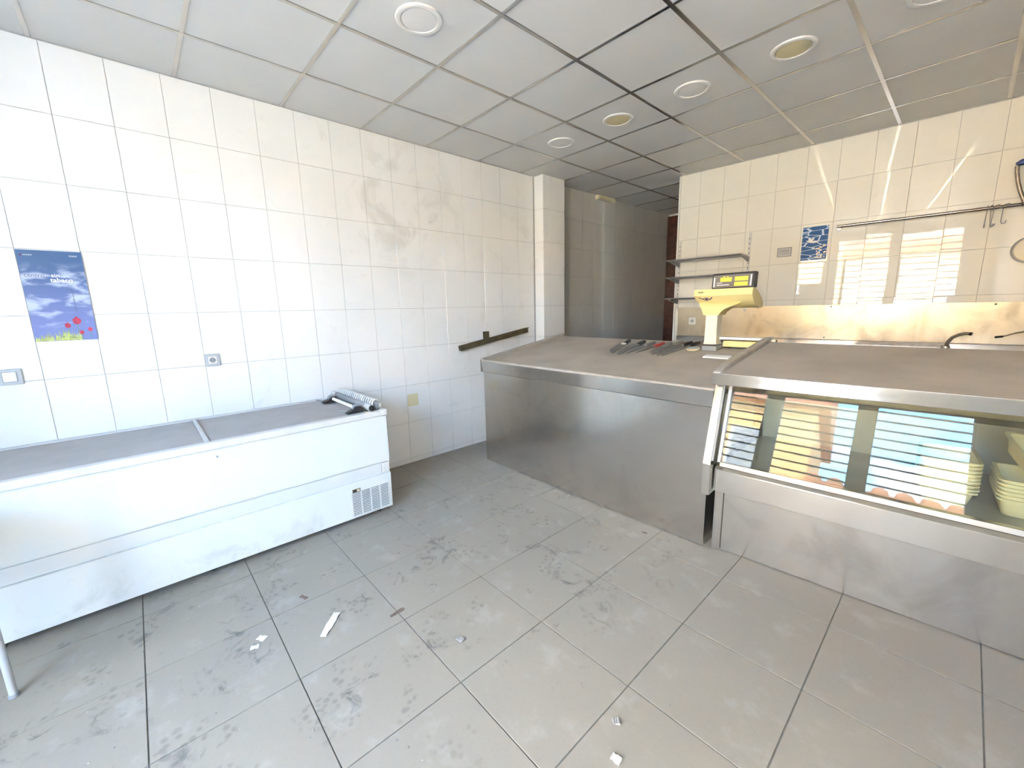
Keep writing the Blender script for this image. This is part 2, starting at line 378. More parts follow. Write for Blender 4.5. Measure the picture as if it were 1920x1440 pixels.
# shop front behind the camera, with two windows and the entrance
OPEN = [(1.65, 2.15, 1.25, 2.80), (2.33, 3.20, 0.0, 2.80), (3.36, 4.25, 1.05, 2.80)]
bm = bmesh.new(); xs = -0.2
for (a, b, z0, z1) in OPEN:
    box(bm, xs, a, YF-0.2, YF, -0.1, 2.955); 
    if z0 > 0: box(bm, a, b, YF-0.2, YF, -0.1, z0)
    box(bm, a, b, YF-0.2, YF, z1, 2.955); xs = b
box(bm, xs, XR+0.2, YF-0.2, YF, -0.1, 2.955)
obj('wall_front', bm, PLASTER, kind='structure')
# baseboard strip under the freezer wall is the cut tile course already laid in ROWS

# ceiling: slab, lay-in panels, aluminium rails
ceil = obj('ceiling', B(-0.25, XR+0.2, YF-0.2, YC+0.2, 2.956, 3.12), PLASTER, kind='structure')
CX = [-0.061 + 0.6*k for k in range(0, 10)]; CY = [0.6*k for k in range(-2, 14)]
ccache = {}
for i in range(len(CX)-1):
    for j in range(len(CY)-1):
        x0, x1, y0, y1 = max(CX[i], -0.04), min(CX[i+1], XR), max(CY[j], YF), min(CY[j+1], YC)
        if x1-x0 < 0.05 or y1-y0 < 0.05: continue
        if x0 > 1.2 and y0 > 5.99: continue
        k = (round(x1-x0, 3), round(y1-y0, 3))
        if k not in ccache:
            ccache[k] = to_mesh('ceiling_panel', B(-k[0]/2+0.003, k[0]/2-0.003, -k[1]/2+0.003, k[1]/2-0.003, 0, 0.013, bev=0.001, seg=1), CEIL)
        put('ceiling_panel', ccache[k], ceil, ((x0+x1)/2, (y0+y1)/2, 2.941), (random.gauss(0, .0006), random.gauss(0, .0006), 0))
for x in CX[1:-1]:
    y1 = YC if x < 1.2 else 6.0
    obj('ceiling_rail', B(x-0.012, x+0.012, YF, y1, 2.936, 2.945, bev=0.0015, seg=1), ALU, ceil)
for y in CY[1:]:
    if y > YC: continue
    x1 = XR if y < 5.9 else 1.18
    obj('ceiling_cross_rail', B(-0.035 if y > 4.78 else 0.002, x1, y-0.011, y+0.011, 2.9365, 2.945, bev=0.0015, seg=1), ALU, ceil)

# passage door
dr = put('door_1', None, None, (0.05, YC, 0), kind='structure')
obj('door_frame', B(-0.075, 0.10, -0.06, -0.001, 0.0, 2.90, bev=0.004), WOOD, dr)
obj('door_frame', B(0.98, 1.08, -0.06, -0.001, 0.0, 2.90, bev=0.004), WOOD, dr)
obj('door_frame', B(0.1005, 0.9795, -0.06, -0.001, 2.76, 2.90, bev=0.004), WOOD, dr)
leaf = obj('door_leaf', B(0.102, 0.978, -0.035, -0.002, 0.005, 2.758, bev=0.003), WOOD2, dr)
for z0, z1 in ((0.25, 1.0), (1.15, 2.5)):
    obj('door_panel', B(0.22, 0.86, -0.045, -0.0352, z0, z1, bev=0.004), WOOD, leaf)

# roller grilles in the shop front
bars = {}
for gi, (a, b, z0, z1) in enumerate(OPEN):
    lab = ['aluminium bar grille in the shop window beside the freezer wall', 'half-raised aluminium bar grille in the entrance doorway',
           'aluminium bar grille in the shop window right of the entrance'][gi]
    g = thing('roller_grille', lab, 'grille', ((a+b)/2, YF-0.10, 0), group='bar grilles of the shop front')
    zb = z0+0.02 if z0 > 0 else 1.02; hw = (b-a)/2
    for sx in (-1, 1):
        obj('guide_rail', B(sx*(hw-0.012)-0.011, sx*(hw-0.012)+0.011, -0.03, 0.03, z0+0.001, z1-0.001, bev=0.002), PLAST_G, g)
    obj('bottom_bar', B(-hw+0.025, hw-0.025, -0.015, 0.015, zb, zb+0.045, bev=0.004), PLAST_G, g)
    k = round(hw, 3)
    bars[k] = to_mesh('grille_bar', B(-hw+0.025, hw-0.025, -0.008, 0.008, -0.011, 0.011, bev=0.003), GRILLE)
    z = zb+0.12
    while z < z1-0.03:
        put('grille_bar', bars[k], g, (0, 0, z)); z += 0.122

# street outside: seen only as a reflection in the display glass and the glazed tiles
PAVE = plain('pavement', (0.50, 0.46, 0.40, 1), 0.9, var=0.1, scale=2)
OCHRE = plain('ochre_render', (0.74, 0.46, 0.20, 1), 0.9, var=0.08, scale=1.5)
SAND = plain('sand_render', (0.82, 0.66, 0.42, 1), 0.9, var=0.08, scale=1.5)
TERRA = plain('terracotta', (0.50, 0.22, 0.11, 1), 0.9, var=0.25, scale=6)
GREYW = plain('shutter_grey', (0.30, 0.31, 0.32, 1), 0.6, var=0.1)
obj('pavement', B(-14, 20, -22, YF-0.2, -0.25, -0.13), PAVE, kind='structure')
h = thing('house', 'tall ochre house across the street with terracotta roof', 'house', (-2.2, -10.5, -0.13))
obj('wall', B(-5.5, 4.4, -4, 1.5, 0, 5.6), OCHRE, h)
obj('roof', PR([(-4.4, 5.6), (1.9, 5.6), (-1.2, 7.4)], -5.8, 4.7), TERRA, h)
for x in (-4.0, -1.0, 2.2):
    for z in (0.9, 3.3):
        f = obj('window', B(x, x+1.0, 1.501, 1.56, z, z+1.4), PAPER, h); obj('pane', B(x+0.08, x+0.92, 1.561, 1.57, z+0.08, z+1.32), GREYW, f)
h = thing('house', 'low sand-coloured house across the street with scalloped roof edge', 'house', (6.4, -10.0, -0.13))
obj('wall', B(-4.1, 7.5, -5, 1.0, 0, 3.2), SAND, h)
rf = obj('roof', PR([(-5.4, 3.2), (1.5, 3.2), (1.5, 3.3), (-2.0, 4.2)], -4.2, 7.6), TERRA, h)
for k in range(24):
    obj('roof_tile', TU([(-4.0+k*0.48, 1.62, 3.27), (-4.0+k*0.48, 0.9, 3.52)], 0.2, seg=8), TERRA, rf)
f = obj('window', B(-1.5, 0.1, 1.001, 1.05, 1.0, 2.2), PAPER, h); obj('pane', B(-1.4, 0.0, 1.051, 1.06, 1.1, 2.1), GREYW, f)
# ================================================================== CHEST FREEZER (left wall)
FY1 = 2.055; FY_0 = -0.03
fz = thing('chest_freezer', 'long white chest freezer with dusty grey sliding lids along the tiled wall', 'freezer', (0.39, 1.01, 0))
def L(x): return x-0.39
def M_(y): return y-1.01
obj('body', PR([(L(0.012), 0.035), (L(0.765), 0.035), (L(0.772), 0.300), (L(0.756), 0.303), (L(0.756), 0.392), (L(0.772), 0.396), (L(0.770), 0.735), (L(0.012), 0.735)], M_(FY_0), M_(FY1), axis='y'), FREEZER, fz)
ft = to_mesh('foot', LA([(0.018, 0.0), (0.018, 0.034)], seg=12), BLACK)
for y in (FY_0+0.08, 0.95, FY1-0.08):
    for x in (0.10, 0.70): put('foot', ft, fz, (L(x), M_(y), 0))
bm = bmesh.new()
x0, x1, y0, y1 = L(0.010), L(0.782), M_(FY_0-0.006), M_(FY1+0.006)
box(bm, x1-0.055, x1, y0, y1, 0.7355, 0.776, bev=0.006); box(bm, x0, x0+0.035, y0, y1, 0.7355, 0.776, bev=0.006)
box(bm, x0+0.036, x1-0.056, y0, y0+0.04, 0.7355, 0.776, bev=0.006); box(bm, x0+0.036, x1-0.056, y1-0.04, y1, 0.7355, 0.776, bev=0.006)
obj('rim', bm, RIMGREY, fz)
for (a, b, z) in ((FY_0+0.036, 1.004, 0.768), (1.026, FY1-0.036, 0.768)):
    obj('lid', B(L(0.047), L(0.725), M_(a), M_(b), z-0.012, z, bev=0.002), GREYLID, fz)
dv = obj('lid_divider', B(L(0.047), L(0.727), M_(1.0045), M_(1.0255), 0.757, 0.777, bev=0.003), RIMGREY, fz)
obj('corner_cap', B(L(0.735), L(0.786), M_(FY1-0.045), M_(FY1+0.010), 0.732, 0.781, bev=0.012, seg=3), RIMGREY, fz)
obj('bumper_strip', B(L(0.7565), L(0.764), M_(FY_0+0.004), M_(FY1-0.06), 0.312, 0.384, bev=0.003), WHITE_E, fz)
obj('bumper_end', B(L(0.7565), L(0.770), M_(FY1-0.058), M_(FY1-0.004), 0.312, 0.384, bev=0.004), RIMGREY, fz)
vg = obj('vent_grille', B(L(0.7675), L(0.7705), M_(1.755), M_(2.032), 0.050, 0.224), DARK, fz)
sl = to_mesh('vent_slat', B(-0.001, 0.004, -0.030, 0.030, -0.0032, 0.0032), WHITE_E)
post = to_mesh('vent_post', B(-0.001, 0.0045, -0.0045, 0.0045, -0.087, 0.087), WHITE_E)
for c in range(4):
    for r in range(14):
        put('vent_slat', sl, vg, (L(0.7705), M_(1.789+c*0.069), 0.056+r*0.0124))
for c in range(5):
    put('vent_post', post, vg, (L(0.7705), M_(1.7555+c*0.069), 0.137))
cp = obj('control_plate', B(L(0.771), L(0.775), M_(1.765), M_(1.822), 0.228, 0.250, bev=0.001), OLIVE, fz)
obj('thermometer_window', B(L(0.7751), L(0.7765), M_(1.772), M_(1.790), 0.232, 0.246), BLACK, cp)
obj('thermometer_window', B(L(0.7751), L(0.7765), M_(1.796), M_(1.816), 0.232, 0.246), CREAM_D, cp)
obj('lock', LA([(0.006, 0.7705), (0.006, 0.775)], (L(0), M_(1.045), 0.690), seg=10, axis='x'), PLAST_G, fz)

# parts left lying on the freezer
pz = 0.7775
o = thing('grey_pipe', 'grey plastic pipe with a dark open end lying on the freezer', 'pipe', (0.40, 1.952, 0.800))
obj('tube', TU([(-0.26, -0.006, 0.010), (0.28, 0.004, 0.001)], 0.021, seg=18), PLAST_G, o, sm=40)
obj('sleeve', TU([(-0.345, -0.008, 0.012), (-0.262, -0.006, 0.010)], 0.0235, seg=18), PLAST_GL, o, sm=40)
obj('sleeve', TU([(0.281, 0.004, 0.001), (0.36, 0.006, 0.0)], 0.0235, seg=18), PLAST_GL, o, sm=40)
obj('open_end', TU([(0.3601, 0.006, 0.0), (0.364, 0.006, 0.0)], 0.0205, seg=18), BLACK, o, sm=40)
o = thing('lamp_holder_rod', 'white tube with a black and grey clip bracket at each end, on the freezer', 'lamp tube', (0.47, 1.872, pz))
obj('tube', TU([(-0.215, 0.0, 0.030), (0.215, 0.0, 0.030)], 0.011, seg=14), PAPER, o, sm=40)
for sx in (-0.24, 0.24):
    br = obj('bracket', PR([(-0.075, 0.0), (0.035, 0.0), (0.040, 0.022), (0.018, 0.046), (-0.012, 0.046), (-0.040, 0.022), (-0.070, 0.014)], sx-0.024, sx+0.024, axis='x', bev=0.003), BLACK, o)
    obj('clip', TU([(sx, 0.028, 0.030), (sx, 0.020, 0.046), (sx, 0.0, 0.052), (sx, -0.022, 0.046), (sx, -0.03, 0.030)], 0.010, seg=10), PLAST_G, br, sm=50)
    obj('pin', TU([(sx-0.005, -0.066, 0.018), (sx-0.075, -0.094, 0.020)], 0.005, seg=8), PLAST_G, br)
o = thing('spiral_binding', 'white spiral coil on a thin rod beside the grey pipe on the freezer', 'coil', (0.40, 2.012, pz))
bm = bmesh.new(); pts = []
for k in range(18*12+1):
    a = 2*PI*k/12; pts.append((-0.33+0.66*k/(18*12), 0.026*math.cos(a), 0.037+0.030*math.sin(a)))
tube(bm, pts, 0.0062, seg=6); obj('coil', bm, PAPER, o, sm=60)
obj('rod', TU([(-0.36, 0.0, 0.062), (0.365, 0.0, 0.062)], 0.004, seg=8), PLAST_G, o)
obj('gap_shade', B(-0.335, 0.335, -0.012, 0.012, 0.002, 0.054), PLAST_G, o)  # dark strip put inside the coil as the shade between its turns

# ================================================================== SLOPING FISH COUNTER
c1 = thing('fish_counter', 'stainless steel fish counter with a dusty sloping top below the scale', 'counter', (1.53, 3.20, 0))
SL = 0.136; TH = math.atan(SL)
def cx(x): return x-1.53
obj('front_panel', B(cx(0.475), cx(2.585), 0.0, 0.012, 0.008, 0.879, bev=0.002), STEEL, c1)
obj('carcass', PR([(0.0125, 0.0), (1.12, 0.0), (1.12, 1.098), (0.0125, 0.945)], cx(0.476), cx(2.584)), STEEL, c1)
obj('fascia', PR([(-0.014, 0.8845), (0.012, 0.8845), (0.012, 0.984), (-0.024, 0.984)], cx(0.470), cx(2.597), bev=0.002), STEEL, c1)
obj('fascia_lip', B(cx(0.470), cx(2.597), -0.019, -0.001, 0.8795, 0.8842, bev=0.001), STEEL_C, c1)
obj('fascia_end', PR([(-0.024, 0.8850), (0.012, 0.885), (0.012, 0.999), (-0.025, 0.999)], cx(0.455), cx(0.4695), bev=0.002), STEEL, c1)
obj('top', PR([(-0.002, 0.955), (1.140, 0.955+1.142*SL), (1.140, 0.994+1.140*SL), (0.020, 0.992), (-0.002, 0.986)], cx(0.500), cx(2.597)), DUST, c1)
obj('front_rim', TU([(cx(0.475), -0.004, 0.990), (cx(2.597), -0.004, 0.985)], 0.0125, seg=12), DUST_R, c1, sm=50)
obj('side_rim', PR([(-0.016, 0.95), (1.15, 0.95+1.15*SL), (1.15, 1.024+1.15*SL), (-0.016, 1.012)], cx(0.455), cx(0.4985), bev=0.004), DUST_R, c1)
obj('plinth', B(cx(0.50), cx(2.57), 0.03, 1.1, 0.0, 0.0075), DARK, c1)
def topz(y): return 0.994 + SL*(y-3.20)

# knives, a steel and small finds on the sloping top
def knife(label, tip, hnd, blade_w, hmat, shape='wide', tag=False, mat=BLADE):
    hnd = (hnd[0], hnd[1]+0.075); blade_w *= 1.35
    tip = Vector((tip[0], tip[1], topz(tip[1])+(0.009 if shape == 'steel' else 0.004))); e = Vector((hnd[0], hnd[1], topz(hnd[1])+0.013))
    d = tip-e; ln = d.length; ang = math.atan2(d.y, d.x); el = math.asin(d.z/ln)
    k = thing('knife' if shape != 'steel' else 'sharpening_steel', label, 'knife' if shape != 'steel' else 'sharpening steel', e, (0, -el, ang), 'knives and tools lying on the fish counter')
    hl = 0.125
    bm = bmesh.new()
    box(bm, 0.0, hl, -0.016, 0.016, -0.010, 0.012, bev=0.006, seg=3); obj('handle', bm, hmat, k, sm=50)
    if shape == 'steel':
        obj('rod', TU([(hl, 0, 0), (ln-0.01, 0, -0.002), (ln, 0, -0.002)], 0.006, seg=10, radii=[0.006, 0.006, 0.002]), mat, k, sm=40)
    else:
        hw = blade_w
        prof = [(hl, 0.011), (hl, -hw+0.011), (ln-0.10, -hw+0.011), (ln-0.03, -hw*0.4), (ln, 0.008)] if shape == 'wide' else [(hl, 0.010), (hl, -hw+0.010), (ln-0.05, -hw*0.6+0.008), (ln, 0.004)]
        bm = bmesh.new(); prism(bm, prof, -0.0015, 0.0015, axis='z'); obj('blade', bm, mat, k)
        obj('bolster', B(hl-0.004, hl+0.008, -0.011, 0.011, -0.009, 0.009, bev=0.003), mat, k)
    if tag:
        obj('tag', B(hl+0.01, hl+0.04, -0.028, 0.012, 0.0025, 0.010, bev=0.002), PAPER, k)
    return k
knife('wide black-handled knife farthest from the scale, with a white tag', (1.515, 3.775), (1.40, 4.155), 0.052, BLACK, tag=True)
knife('broad black-handled knife second from the pillar end', (1.595, 3.745), (1.560, 4.145), 0.048, BLACK)
knife('slim dusty grey-handled knife lying left of the red handle', (1.640, 3.80), (1.665, 4.13), 0.030, HANDLE_G, 'slim')
knife('slim knife with a red handle', (1.700, 3.84), (1.765, 4.11), 0.028, RED, 'slim')
knife('dusty grey-handled knife just right of the red-handled one', (1.797, 3.885), (1.822, 4.13), 0.028, HANDLE_G, 'slim')
knife('long wide grey-handled knife in the middle of the pile', (1.853, 3.822), (1.890, 4.20), 0.050, HANDLE_G)
knife('black-handled knife crossing right of the pile', (1.908, 3.80), (1.965, 4.20), 0.042, BLACK)
knife('thin sharpening steel nearest the scale', (1.948, 3.80), (2.030, 4.20), 0.0, BLACK, 'steel')
o = thing('small_dish', 'small round glass dish beside the foot of the scale', 'dish', (2.085, 4.045, topz(4.045)+0.002), (TH, 0, 0))
obj('rim', LA([(0.030, 0.0), (0.046, 0.004), (0.050, 0.018), (0.046, 0.018), (0.040, 0.006), (0.010, 0.005)], seg=24), CREAM_D, o, sm=40)
obj('lid', LA([(0.045, 0.0185), (0.040, 0.023), (0.010, 0.025)], seg=24), PLAST_GL, o, sm=40)
obj('price_strip', B(-0.088, 0.088, -0.034, 0.034, 0.0, 0.010, bev=0.001), PAPER, loc=(2.335, 3.875, topz(3.875)+0.002), rot=(TH, 0, 0.02),
    label='white plastic strip lying on the counter in front of the scale', cat='strip')

# ================================================================== SHOP SCALE
sc = thing('shop_scale', 'pale yellow shop scale with a display head on a tall column', 'scale', (2.25, 4.10, 1.122))
def q(x): return x-2.25
def qy(y): return y-4.10
def qz(z): return z-1.122
obj('base_body', PR([(qy(4.16), qz(1.140)), (qy(4.34), qz(1.16)), (qy(4.34), qz(1.196)), (qy(4.16), qz(1.186))], q(2.262), q(2.545), bev=0.004), YELLOW, sc)
obj('pan', B(q(2.195), q(2.560), qy(4.135), qy(4.335), qz(1.1975), qz(1.216), bev=0.003), PLAST_W, sc)
obj('pan_top', B(q(2.200), q(2.555), qy(4.140), qy(4.330), qz(1.2162), qz(1.220), bev=0.001), STEEL_C, sc)
for x in (2.30, 2.50):
    for y in (4.19, 4.31):
        obj('foot', LA([(0.014, qz(topz(y)+0.001)), (0.014, qz(1.150))], (q(x), qy(y), 0), seg=12), BLACK, sc)
obj('connecting_bar', B(q(2.20), q(2.52), qy(4.17), qy(4.21), qz(1.134), qz(1.1395), bev=0.001), BLACK, sc)
obj('column_foot', PR([(qy(4.055), qz(topz(4.055)+0.002)), (qy(4.185), qz(topz(4.185)+0.002)), (qy(4.185), qz(1.160)), (qy(4.055), qz(1.150))], q(2.146), q(2.256), bev=0.004), PLAST_G, sc)
bm = bmesh.new()
loft(bm, [[(q(x0), qy(4.075), qz(z)), (q(x1), qy(4.075), qz(z)), (q(x1), qy(4.165), qz(z)), (q(x0), qy(4.165), qz(z))] for x0, x1, z in ((2.147, 2.246, 1.1605), (2.153, 2.243, 1.185), (2.156, 2.241, 1.30), (2.156, 2.241, 1.388))])
obj('column', bm, CREAM, sc)
hp = [(4.05, 1.578), (4.046, 1.530), (4.075, 1.492), (4.12, 1.462), (4.18, 1.444), (4.26, 1.434), (4.285, 1.440), (4.292, 1.470), (4.25, 1.505), (4.20, 1.535), (4.13, 1.565), (4.08, 1.578)]
bm = bmesh.new()
secs = []
for x, kz in ((2.066, 0.80), (2.085, 0.93), (2.115, 1.0), (2.478, 1.0)):
    secs.append([(q(x), qy(y), qz(1.578-(1.578-z)*(kz if z < 1.52 else 1.0))) for y, z in hp])
loft(bm, secs); hd = obj('head', bm, YELLOW, sc, sm=35)
bm = bmesh.new()
loft(bm, [[(q(x0), qy(y0), qz(z)), (q(x1), qy(y0), qz(z)), (q(x1), qy(4.20), qz(z)), (q(x0), qy(4.20), qz(z))] for x0, x1, y0, z in
          ((2.138, 2.249, 4.068, 1.384), (2.132, 2.262, 4.066, 1.405), (2.124, 2.290, 4.064, 1.428), (2.114, 2.335, 4.064, 1.448), (2.100, 2.385, 4.075, 1.468), (2.09, 2.40, 4.095, 1.485))])
obj('neck', bm, YELLOW, sc, sm=50)
dh = obj('display_housing', PR([(qy(4.075), qz(1.5785)), (qy(4.135), qz(1.5785)), (qy(4.145), qz(1.690)), (qy(4.085), qz(1.690))], q(2.183), q(2.478), bev=0.006), BLACK, sc)
obj('display_face', PR([(qy(4.0700), qz(1.586)), (qy(4.0740), qz(1.586)), (qy(4.0825), qz(1.676)), (qy(4.0785), qz(1.676))], q(2.194), q(2.462)), LCDF, dh)
def disp(x0, x1, z0, z1, mt, nm):
    f = lambda z: 4.0695 + (z-1.586)*0.0944
    obj(nm, PR([(qy(f(z0)-0.0014), qz(z0)), (qy(f(z0)), qz(z0)), (qy(f(z1)), qz(z1)), (qy(f(z1)-0.0014), qz(z1))], q(x0), q(x1)), mt, dh)
disp(2.245, 2.325, 1.628, 1.658, YEL_LCD, 'readout'); disp(2.345, 2.435, 1.630, 1.660, YEL_LCD, 'readout'); disp(2.345, 2.435, 1.594, 1.622, YEL_LCD, 'readout')
disp(2.222, 2.310, 1.602, 1.607, PAPER, 'caption_line'); disp(2.222, 2.258, 1.618, 1.622, PAPER, 'caption_line'); disp(2.199, 2.208, 1.592, 1.660, PAPER, 'caption_line')
disp(2.450, 2.458, 1.592, 1.668, PAPER, 'caption_line'); disp(2.262, 2.280, 1.662, 1.667, YEL_LCD, 'caption_line'); disp(2.288, 2.302, 1.662, 1.667, YEL_LCD, 'caption_line')
# emblem: dark violet eye with two swept wings, and a small maker's plate
bm = bmesh.new()
fy = lambda z: 4.046 + (1.530-z)*0.763 - 0.0016
def quadline(bm, pts, wd):
    for (a, b) in zip(pts, pts[1:]):
        a, b = Vector(a), Vector(b); n = (b-a).normalized(); n = Vector((-n.y, n.x))*wd/2
        vs = [a+n, b+n, b-n, a-n]
        F = [bm.verts.new((q(v.x), qy(fy(v.y)), qz(v.y))) for v in vs]; Bk = [bm.verts.new((q(v.x), qy(fy(v.y))+0.0012, qz(v.y))) for v in vs]
        bm.faces.new(F); bm.faces.new(Bk[::-1])
        for i in range(4): bm.faces.new((F[i], F[(i+1) % 4], Bk[(i+1) % 4], Bk[i]))
quadline(bm, [(2.100, 1.518), (2.122, 1.508), (2.140, 1.503)], 0.006); quadline(bm, [(2.176, 1.503), (2.192, 1.507), (2.200, 1.520)], 0.006)
quadline(bm, [(2.130, 1.506), (2.146, 1.513), (2.166, 1.513), (2.184, 1.505)], 0.004); quadline(bm, [(2.130, 1.504), (2.146, 1.496), (2.166, 1.496), (2.184, 1.503)], 0.004)
quadline(bm, [(2.147, 1.5045), (2.167, 1.5045)], 0.012)
obj('emblem', bm, INK, hd)
bm = bmesh.new()
for k in range(4): box(bm, q(2.098+k*0.010), q(2.105+k*0.010), qy(4.0465), qy(4.0485), qz(1.550), qz(1.561))
box(bm, q(2.146), q(2.150), qy(4.0465), qy(4.0485), qz(1.552), qz(1.557))
obj('maker_lettering', bm, BROWN, hd)

# ================================================================== GLAZED DISPLAY CASE
CA = math.radians(3.2)
dc = thing('display_case', 'stainless steel display case with a sloping front glass and a dusty top', 'display case', (2.625, 3.09, 0), (0, 0, CA))
LX = 2.0                       # length
obj('kick_panel', B(0.055, LX, 0.150, 0.162, 0.004, 0.425, bev=0.002), STEEL_K, dc)
obj('corner_post', B(0.012, 0.054, 0.140, 0.20, 0.0, 0.425, bev=0.003), STEEL, dc)
obj('carcass', shear(B(0.03, LX, 0.1625, 0.80, 0.01, 0.55), math.tan(CA), 0.5), DARK, dc)
obj('band', PR([(-0.005, 0.435), (-0.008, 0.562), (0.012, 0.578), (0.060, 0.578), (0.150, 0.435)], 0.040, LX, bev=0.003), STEEL_C, dc)
obj('glass_channel', PR([(0.013, 0.5785), (0.047, 0.5785), (0.049, 0.600), (0.017, 0.600)], 0.060, LX), ALU, dc)
obj('end_cap', PR([(-0.060, 0.420), (-0.066, 0.600), (0.060, 1.030), (0.140, 1.030), (0.140, 0.420)], -0.006, 0.036, bev=0.003), STEEL_C, dc)
obj('side_wall', shear(PR([(0.1405, 0.0), (0.80, 0.0), (0.80, 1.150), (0.1405, 1.033)], 0.0, 0.011), math.tan(CA)), STEEL, dc)
gp = [(0.024, 0.5995), (0.030, 0.5995), (0.158, 1.036), (0.152, 1.036)]
obj('front_glass', PR(gp, 0.062, LX), GLASS, dc)
obj('glass_edge', PR([(0.012, 0.600), (0.034, 0.600), (0.160, 1.036), (0.136, 1.036)], 0.046, 0.0615), PLAST_GL, dc)
obj('deck', shear(B(0.04, LX, 0.065, 0.79, 0.5505, 0.572), math.tan(CA), 0.5), CASEIN, dc)
obj('rear_panel', shear(B(0.04, LX, 0.785, 0.80, 0.573, 1.150), math.tan(CA), 0.5), CASEIN, dc)
obj('inner_shelf', shear(B(0.04, LX, 0.62, 0.784, 0.86, 0.868), math.tan(CA), 0.5), CASEIN, dc)
obj('fascia', B(-0.008, LX, 0.0, 0.045, 1.037, 1.100, bev=0.003), STEEL_C, dc)
obj('top', shear(PR([(0.003, 1.088), (0.80, 1.178), (0.80, 1.212), (0.04, 1.106), (0.003, 1.1005)], 0.036, LX), math.tan(CA), 0.5), DUST, dc)
obj('side_rim', shear(PR([(0.003, 1.085), (0.82, 1.175), (0.82, 1.245), (0.06, 1.135), (0.003, 1.108)], -0.008, 0.035, bev=0.010), math.tan(CA)), DUST_R, dc)
obj('rear_corner_block', shear(B(-0.008, 0.060, 0.821, 0.86, 1.13, 1.225, bev=0.003), math.tan(CA)), STEEL, dc)

# trays stacked inside the case
def tray_mesh(w_, d_, h_):
    bm = bmesh.new(); o_, i_ = 0.0, 0.004
    def ring(s, z): 
        a, b, c = w_/2+s, d_/2+s, 0.022
        out = []
        for (sx, sy, a0) in ((1, 1, 0), (-1, 1, 90), (-1, -1, 180), (1, -1, 270)):
            for k in range(4):
                an = math.radians(a0+k*30); out.append((sx*(a-c)+c*math.cos(an), sy*(b-c)+c*math.sin(an), z))
        return out
    loft(bm, [ring(-0.016, 0), ring(0, h_-0.006), ring(0.010, h_-0.006), ring(0.010, h_), ring(-0.003, h_), ring(-0.018, 0.004)])
    return to_mesh('tray', bm, TRAY, 50)
T1 = tray_mesh(0.17, 0.25, 0.075)
def trays(cx_, cy_, n, rz, labs, grp, dz=0.0165):
    for k in range(n):
        put('fish_tray', T1, None, (cx_+random.uniform(-.002, .002), cy_+random.uniform(-.002, .002), 0.574+k*dz), (0, 0, rz), labs[k], 'tray', grp)
ords = ['lowest', 'second', 'third', 'fourth', 'fifth', 'sixth', 'seventh', 'eighth', 'ninth']
def labs(n, where): return [('%s cream plastic tray from the bottom of the %s nested stack behind the glass' % (ords[k], where)) if k else 'lowest cream plastic tray of the %s nested stack behind the glass' % where for k in range(n)]
trays(3.535, 3.46, 9, 0.10, labs(9, 'left'), 'cream trays stacked in the display case')
trays(3.775, 3.49, 6, 0.06, labs(6, 'right'), 'cream trays stacked in the display case')
put('fish_tray', T1, None, (3.80, 3.505, 0.574+5*0.0165+0.112), (0.30, 0.10, 0.35), 'cream tray lying tilted on top of the right-hand stack', 'tray', 'cream trays stacked in the display case')

# ================================================================== REAR WORKTOP, SINK, BACK WALL FITTINGS
rw = thing('rear_worktop', 'long steel worktop with a sink against the back wall', 'worktop', BO + BN*0.009, BROT)
WZ = 1.045
bm = bmesh.new()
s0, s1 = 1.74, 2.36
box(bm, 0.06, s0, -0.60, -0.001, WZ-0.03, WZ); box(bm, s1, 3.5, -0.60, -0.001, WZ-0.03, WZ)
box(bm, s0, s1, -0.60, -0.50, WZ-0.03, WZ); box(bm, s0, s1, -0.10, -0.001, WZ-0.03, WZ)
obj('top', bm, STEEL_C, rw)
bm = bmesh.new()
box(bm, s0-0.004, s0+0.004, -0.505, -0.095, WZ-0.24, WZ-0.031); box(bm, s1-0.004, s1+0.004, -0.505, -0.095, WZ-0.24, WZ-0.031)
box(bm, s0+0.005, s1-0.005, -0.505, -0.497, WZ-0.24, WZ-0.031); box(bm, s0+0.005, s1-0.005, -0.103, -0.095, WZ-0.24, WZ-0.031); box(bm, s0+0.005, s1-0.005, -0.496, -0.104, WZ-0.24, WZ-0.232)
obj('sink_basin', bm, DARK, rw)
obj('upstand', B(0.06, 3.5, -0.020, -0.001, WZ+0.0005, WZ+0.050, bev=0.004), STEEL, rw)
obj('cabinet', B(0.06, 1.70, -0.58, -0.001, 0.0, WZ-0.031), STEEL, rw)
obj('cabinet', B(2.40, 3.5, -0.58, -0.001, 0.0, WZ-0.031), STEEL, rw)
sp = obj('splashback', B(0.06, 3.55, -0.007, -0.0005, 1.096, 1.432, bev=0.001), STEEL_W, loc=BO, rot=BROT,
    label='stained steel splashback sheet with a painted warm reflection, running along the back wall', cat='splashback')
for s, z in ((1.55, 1.415), (1.52, 1.115), (0.92, 1.415), (2.6, 1.415)):
    obj('screw', LA([(0.007, 0.007), (0.005, 0.010)], (s, 0, z), seg=10, axis='y'), BLACK, sp)

